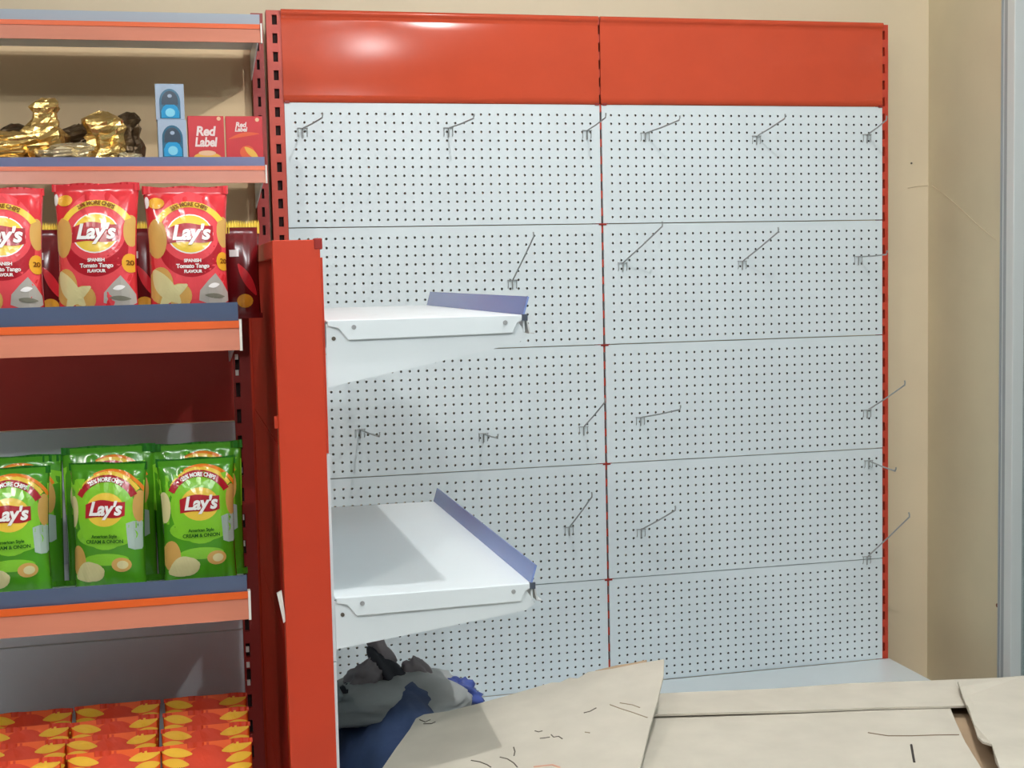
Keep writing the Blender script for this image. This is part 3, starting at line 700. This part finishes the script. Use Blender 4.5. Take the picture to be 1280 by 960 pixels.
def flat(t, name, vf, m, yf):
    b = MB(); b.add([(x, yf, z) for x, z in vf[0]], vf[1]); me = b.mesh(name, m); return link(name, me, t)
def tea_box(x, w, h, d, rot, kind, label):
    t = thing('tea_box', label, 'box', (x, -0.305, zs), rot, 'red boxes on the wall shelving')
    MB().box(-w/2, w/2, -d/2, d/2, 0, h).build('carton', T_red, t, bevel=0.001)
    y = -d/2-0.0006
    if kind == 0:
        flat(t, 'lettering', shift(text_mesh('Red', 0.032, 0.15, 0.0012, 0.95), -0.002, h*0.70), T_wht, y)
        flat(t, 'lettering', shift(text_mesh('Label', 0.031, 0.15, 0.0012, 0.86), -0.002, h*0.49), T_wht, y)
        flat(t, 'cup_picture', disc(0.001, h*0.20, w*0.38, h*0.10, 24, 3), T_gold, y); flat(t, 'cup_picture', disc(0.001, h*0.285, w*0.24, h*0.05, 24, 3), T_pale, y-0.0004)
    else:
        flat(t, 'lettering', shift(text_mesh('Red', 0.017, 0.15, 0.0006), -0.008, h*0.83), T_wht, y)
        flat(t, 'lettering', shift(text_mesh('Label', 0.015, 0.15, 0.0006), -0.008, h*0.74), T_wht, y)
        flat(t, 'swoosh', leaf(-w*0.42, h*0.56, w*0.40, h*0.66, 0.005, bend=0.004), T_or, y)
        flat(t, 'tea_picture', disc(0.006, h*0.30, w*0.20, h*0.13, 20, 3), T_or, y); flat(t, 'tea_picture', leaf(0.0, h*0.40, w*0.36, h*0.18, 0.008), T_gold, y-0.0004); flat(t, 'tea_picture', leaf(0.004, h*0.16, w*0.30, h*0.17, 0.004), T_grn, y-0.0006)
    flat(t, 'corner_mark', disc(w*0.36, h*0.95 if kind == 0 else h*0.93, 0.005, 0.005, 12, 2), T_pale, y)
tea_box(-0.2235, 0.088, 0.128, 0.050, 0.02, 0, 'red tea box with large white lettering over a golden cup')
tea_box(-0.1290, 0.091, 0.128, 0.050, -0.03, 1, 'red box with orange swoosh and small white emblem, next to the upright')

# ------------------------------------------------------------------ bundle of grey and navy cloth on the end gondola's base deck
N_navy = mat('navy_cloth', (62, 80, 120), 0.75, nscale=9, namp=0.3, bump=0.2, bscale=20)
N_grey = mat('grey_plastic_wrap', (166, 168, 168), 0.5, nscale=10, namp=0.12, bump=0.2, bscale=14)
N_dk = mat('charcoal_cloth', (58, 56, 64), 0.7); N_mauve = mat('mauve_grey_cloth', (150, 138, 142), 0.6, nscale=14, namp=0.15); N_blue = mat('royal_blue_plastic', (66, 84, 158), 0.4, nscale=30, namp=0.35); N_ltg = mat('light_grey_plastic', (150, 160, 164), 0.5)
bag = thing('cloth_bundle', 'heap of grey and navy crumpled cloth and plastic under the lower white shelf', 'bundle', (0.09, -1.15, 0.14))
def lump(name, m, cx, cy, cz, rx, ry, rz, seed, amp=0.25, parent=bag, floor=None, tilt=0.0, freq=1.6):
    n, k = 22, 30; vs, fs = [], []
    for j in range(n+1):
        th = math.pi*j/n
        for i in range(k):
            a = 2*math.pi*i/k; d = Vector((math.sin(th)*math.cos(a), math.sin(th)*math.sin(a), math.cos(th)))
            q = 1+amp*noise.noise(d*freq+Vector((seed, 0, 0)))-amp*0.8*abs(noise.noise(d*freq*2.7+Vector((0, seed, 0))))
            z = d.z*rz*q; x = d.x*rx*q+tilt*z
            z += cz
            if floor is not None: z = max(floor, z)
            vs.append((x+cx, d.y*ry*q+cy, z))
    for j in range(n):
        for i in range(k): fs.append((j*k+i, j*k+(i+1) % k, (j+1)*k+(i+1) % k, (j+1)*k+i))
    b = MB().add(vs, fs); me = b.mesh(name, m, True)
    bm = bmesh.new(); bm.from_mesh(me); bmesh.ops.remove_doubles(bm, verts=bm.verts, dist=1e-5); bm.to_mesh(me); bm.free()
    return under(link(name, me), parent)
lump('navy_cloth', N_navy, 0.098, -1.16, 0.31, 0.165, 0.34, 0.23, 3.1, 0.16, floor=0.1405)
lump('grey_wrap', N_grey, 0.100, -1.10, 0.505, 0.165, 0.16, 0.048, 5.2, 0.22)
lump('charcoal_fold', N_dk, 0.085, -1.08, 0.545, 0.040, 0.03, 0.055, 1.2, 0.4, tilt=-0.5)
lump('mauve_fold', N_mauve, 0.072, -1.06, 0.590, 0.026, 0.022, 0.045, 2.4, 0.35, tilt=-0.4)
lump('mauve_fold', N_mauve, 0.032, -1.09, 0.552, 0.036, 0.03, 0.034, 7.4, 0.4, tilt=0.5)
lump('charcoal_fold', N_dk, 0.000, -1.10, 0.520, 0.024, 0.03, 0.024, 8.8, 0.4)
lump('mauve_fold', N_mauve, 0.146, -1.07, 0.540, 0.030, 0.025, 0.042, 9.9, 0.35, tilt=-0.2)
lump('charcoal_fold', N_dk, 0.190, -1.07, 0.505, 0.026, 0.022, 0.028, 4.1, 0.4)
lump('blue_plastic', N_blue, 0.232, -1.10, 0.500, 0.048, 0.035, 0.034, 6.3, 0.4, tilt=-0.3)
lump('pale_fold', N_ltg, -0.040, -1.12, 0.520, 0.028, 0.03, 0.06, 6.9, 0.35, tilt=-0.2)

# ------------------------------------------------------------------ carton with open top in the foreground
ct = thing('cardboard_carton', 'big opened cardboard carton standing in front of the empty rack', 'carton', (0.86, -1.75, 0))
def ux(b, name, m, p=ct, bevel=0): return under(b.build(name, m, bevel=bevel), p)
ZK = 0.55
e = (0.9872, -0.1598)       # direction of the back edge
f_ = (-0.1598, -0.9872)     # toward the camera
O = Vector((0.330, -1.345))
def cp(a, b_): return (O.x+e[0]*a+f_[0]*b_, O.y+e[1]*a+f_[1]*b_)
LA, LB = 1.06, 0.66
def wallp(p, q, z0, z1, th, name):
    d = Vector((q[0]-p[0], q[1]-p[1])).normalized(); n = Vector((-d.y, d.x))*th
    ux(MB().prism([p, q, (q[0]+n.x, q[1]+n.y), (p[0]+n.x, p[1]+n.y)], 'z', z0, z1), name, M_card)
wallp(cp(0, 0), cp(LA, 0), 0.0, ZK-0.003, -0.004, 'side_panel'); wallp(cp(0, LB), cp(LA, LB), 0.0, ZK-0.003, 0.004, 'side_panel')
wallp(cp(0, 0), cp(0, LB), 0.0, ZK-0.003, 0.004, 'end_panel'); wallp(cp(LA, 0), cp(LA, LB), 0.0, ZK-0.003, -0.004, 'end_panel')
ux(MB().prism([cp(0, 0), cp(LA, 0), cp(LA, LB), cp(0, LB)], 'z', 0.001, 0.005), 'bottom_panel', M_card2)
def sheet(name, pts3, th, m, parent):
    """closed slab over a list of 3D points (roughly planar polygon)"""
    n = len(pts3); v = [tuple(p) for p in pts3]+[(p[0], p[1], p[2]-th) for p in pts3]
    b = MB().add(v, [tuple(range(n)), tuple(range(2*n-1, n-1, -1))]+[(i, (i+1) % n, (i+1) % n+n, i+n) for i in range(n)])
    return under(b.build(name, m), parent)
# main lid: under the crease, with a dark gap to the next flap
lid = [(0.345, -1.42), (0.5215, -1.500), (0.7865, -1.555), (0.9361, -1.583), (1.068, -1.618), (1.035, -1.690), (0.990, -1.795), (0.9432, -1.9216), (0.905, -1.99), (0.22, -1.985)]
lid = [(max(x, cp(0, (-y-1.345))[0]+0.004), y, ZK-0.003) for x, y in lid]
sheet('lid_flap', lid, 0.004, M_card, ct)
# back flap: folded along the crease, its near edge lifted a little
bf = [(cp(0.005, 0)[0], cp(0.005, 0)[1], ZK+0.001), (0.62, -1.394, ZK+0.003), (0.80, -1.420, ZK+0.001), (0.95, -1.441, ZK+0.004), (1.10, -1.465, ZK+0.002), (cp(LA, 0)[0], cp(LA, 0)[1], ZK+0.002), (1.345, -1.66, ZK+0.004), (1.0885, -1.629, ZK+0.002), (0.9361, -1.592, ZK+0.0025), (0.7865, -1.566, ZK+0.003), (0.65, -1.540, ZK+0.005), (0.5215, -1.512, ZK+0.005), (0.36, -1.475, ZK+0.002)]
sheet('back_flap', bf, 0.004, M_card, ct)
# torn side flap
sf = [(1.1348, -1.5341), (1.108, -1.585), (1.0949, -1.6184), (1.075, -1.66), (1.0588, -1.6927), (1.025, -1.765), (1.0021, -1.8138), (0.9803, -1.8629), (0.9888, -1.8781), (0.965, -1.925), (0.9393, -1.9776), (0.95, -2.06), (1.27, -2.13), (1.36, -1.58), (1.2643, -1.5592)]
sheet('torn_flap', [(x, y, ZK+0.018+0.006*math.sin(i*1.9)) for i, (x, y) in enumerate(sf)], 0.004, M_card, ct)
sheet('gap_fill_flap', [(*cp(0.55, 0.10), ZK-0.022), (*cp(LA-0.01, 0.10), ZK-0.018), (*cp(LA-0.01, LB-0.01), ZK-0.03), (*cp(0.50, LB-0.01), ZK-0.03)], 0.004, M_card2, ct)  # added sheet under the gap, so its inside shows less dark
# slit between lid flaps and a stroke of black marker
ux(MB().tube([(0.8539, -1.7008, ZK-0.003), (0.879, -1.7267, ZK-0.003), (0.919, -1.7393, ZK-0.003), (0.9611, -1.748, ZK-0.003), (1.0, -1.7589, ZK-0.003)], 0.0014, 6), 'slit', mat('slit_shadow_gap', (112, 94, 74), 0.9))
ux(MB().tube([(0.8943, -1.7798, ZK-0.0035), (0.855, -1.8588, ZK-0.0035)], 0.0024, 6), 'marker_stroke', mat('marker_ink', (52, 46, 42), 0.8))

# loose torn sheet resting on the carton and the bundle
O1 = Vector((0.0696, -1.40, 0.5463)); ex = Vector((0.986, -0.0393, 0.1622)); ey = Vector((0.0255, 0.9959, 0.0864)); nn = Vector((-0.1649, -0.081, 0.983))
def sp(a, b_, l=0.0): return O1+ex*a+ey*b_+nn*l
cs = thing('cardboard_sheet', 'torn pale cardboard sheet with pen scribbles lying tilted over the carton edge', 'cardboard', tuple(sp(0.25, -0.25)))
outl = [(0.0205, 0.014), (0.0373, 0.0229), (0.0817, 0.0108), (0.144, 0.011), (0.2402, 0.0186), (0.2894, 0.0242), (0.3032, 0.0153), (0.3253, 0.0262), (0.338, 0.0137), (0.3637, 0.0309), (0.4089, 0.0185), (0.464, 0.0124), (0.5102, 0.0036), (0.484, -0.069), (0.442, -0.1615), (0.3945, -0.2597), (0.3643, -0.3259), (0.3357, -0.3884), (0.30, -0.468), (-0.17, -0.36), (-0.0653, -0.1545), (-0.032, -0.0894), (0.0021, -0.0274)]
def slab(name, poly, l0, l1, m, parent):
    n = len(poly); v = [sp(a, b_, l1) for a, b_ in poly]+[sp(a, b_, l0) for a, b_ in poly]
    b = MB().add(v, [tuple(range(n)), tuple(range(2*n-1, n-1, -1))]+[(i, (i+1) % n, (i+1) % n+n, i+n) for i in range(n)])
    return under(b.build(name, m), parent)
slab('board', outl, -0.0045, 0.0, M_card, cs)
slab('torn_ply', [(0.3437, 0.0209), (0.4089, 0.0085), (0.4743, 0.0088), (0.483, 0.0307), (0.4533, 0.033), (0.4233, 0.0395), (0.3826, 0.0401)], -0.009, -0.0046, M_card2, cs)
slab('torn_ply', [(0.005, -0.02), (0.03, 0.024), (0.07, 0.020), (0.12, 0.022), (0.16, 0.016), (0.14, 0.002), (0.06, 0.0)], -0.009, -0.0046, M_card2, cs)
strokes = [[(0.0842, -0.2113), (0.0972, -0.225), (0.1069, -0.2428), (0.1109, -0.2553)], [(0.1325, -0.2263), (0.143, -0.2397), (0.1497, -0.2599), (0.1521, -0.2783)], [(0.1625, -0.2024), (0.161, -0.2193), (0.1557, -0.2349)], [(0.211, -0.161), (0.2162, -0.1686), (0.2232, -0.1684)], [(0.2121, -0.1946), (0.2206, -0.1976), (0.2292, -0.1995)], [(0.2336, -0.1913), (0.2352, -0.2031), (0.2439, -0.2051), (0.2474, -0.218)], [(0.3082, -0.1389), (0.3199, -0.1392), (0.334, -0.1315)], [(0.36, -0.1324), (0.3716, -0.1574), (0.3866, -0.1853), (0.4037, -0.2199)], [(0.2896, -0.2143), (0.2966, -0.2219)], [(0.3782, -0.1355), (0.3958, -0.1561), (0.4042, -0.1743)], [(0.026, 0.004), (0.034, -0.012), (0.045, -0.008)], [(0.030, -0.018), (0.044, -0.026), (0.052, -0.022)]]
M_faint = mat('faint_pencil', (146, 132, 112), 0.9)
for i, s_ in enumerate(strokes):
    under(MB().tube([sp(a, b_, 0.0) for a, b_ in s_], 0.0012, 6).build('pen_stroke', M_pen if i < 7 or i > 9 else M_faint), cs)
under(MB().tube([sp(a, b_, -0.0004) for a, b_ in ((0.1774, -0.2921), (0.2079, -0.302), (0.2171, -0.3173))], 0.0022, 6).build('pen_stroke', mat('red_crayon', (206, 160, 140), 0.9)), cs)
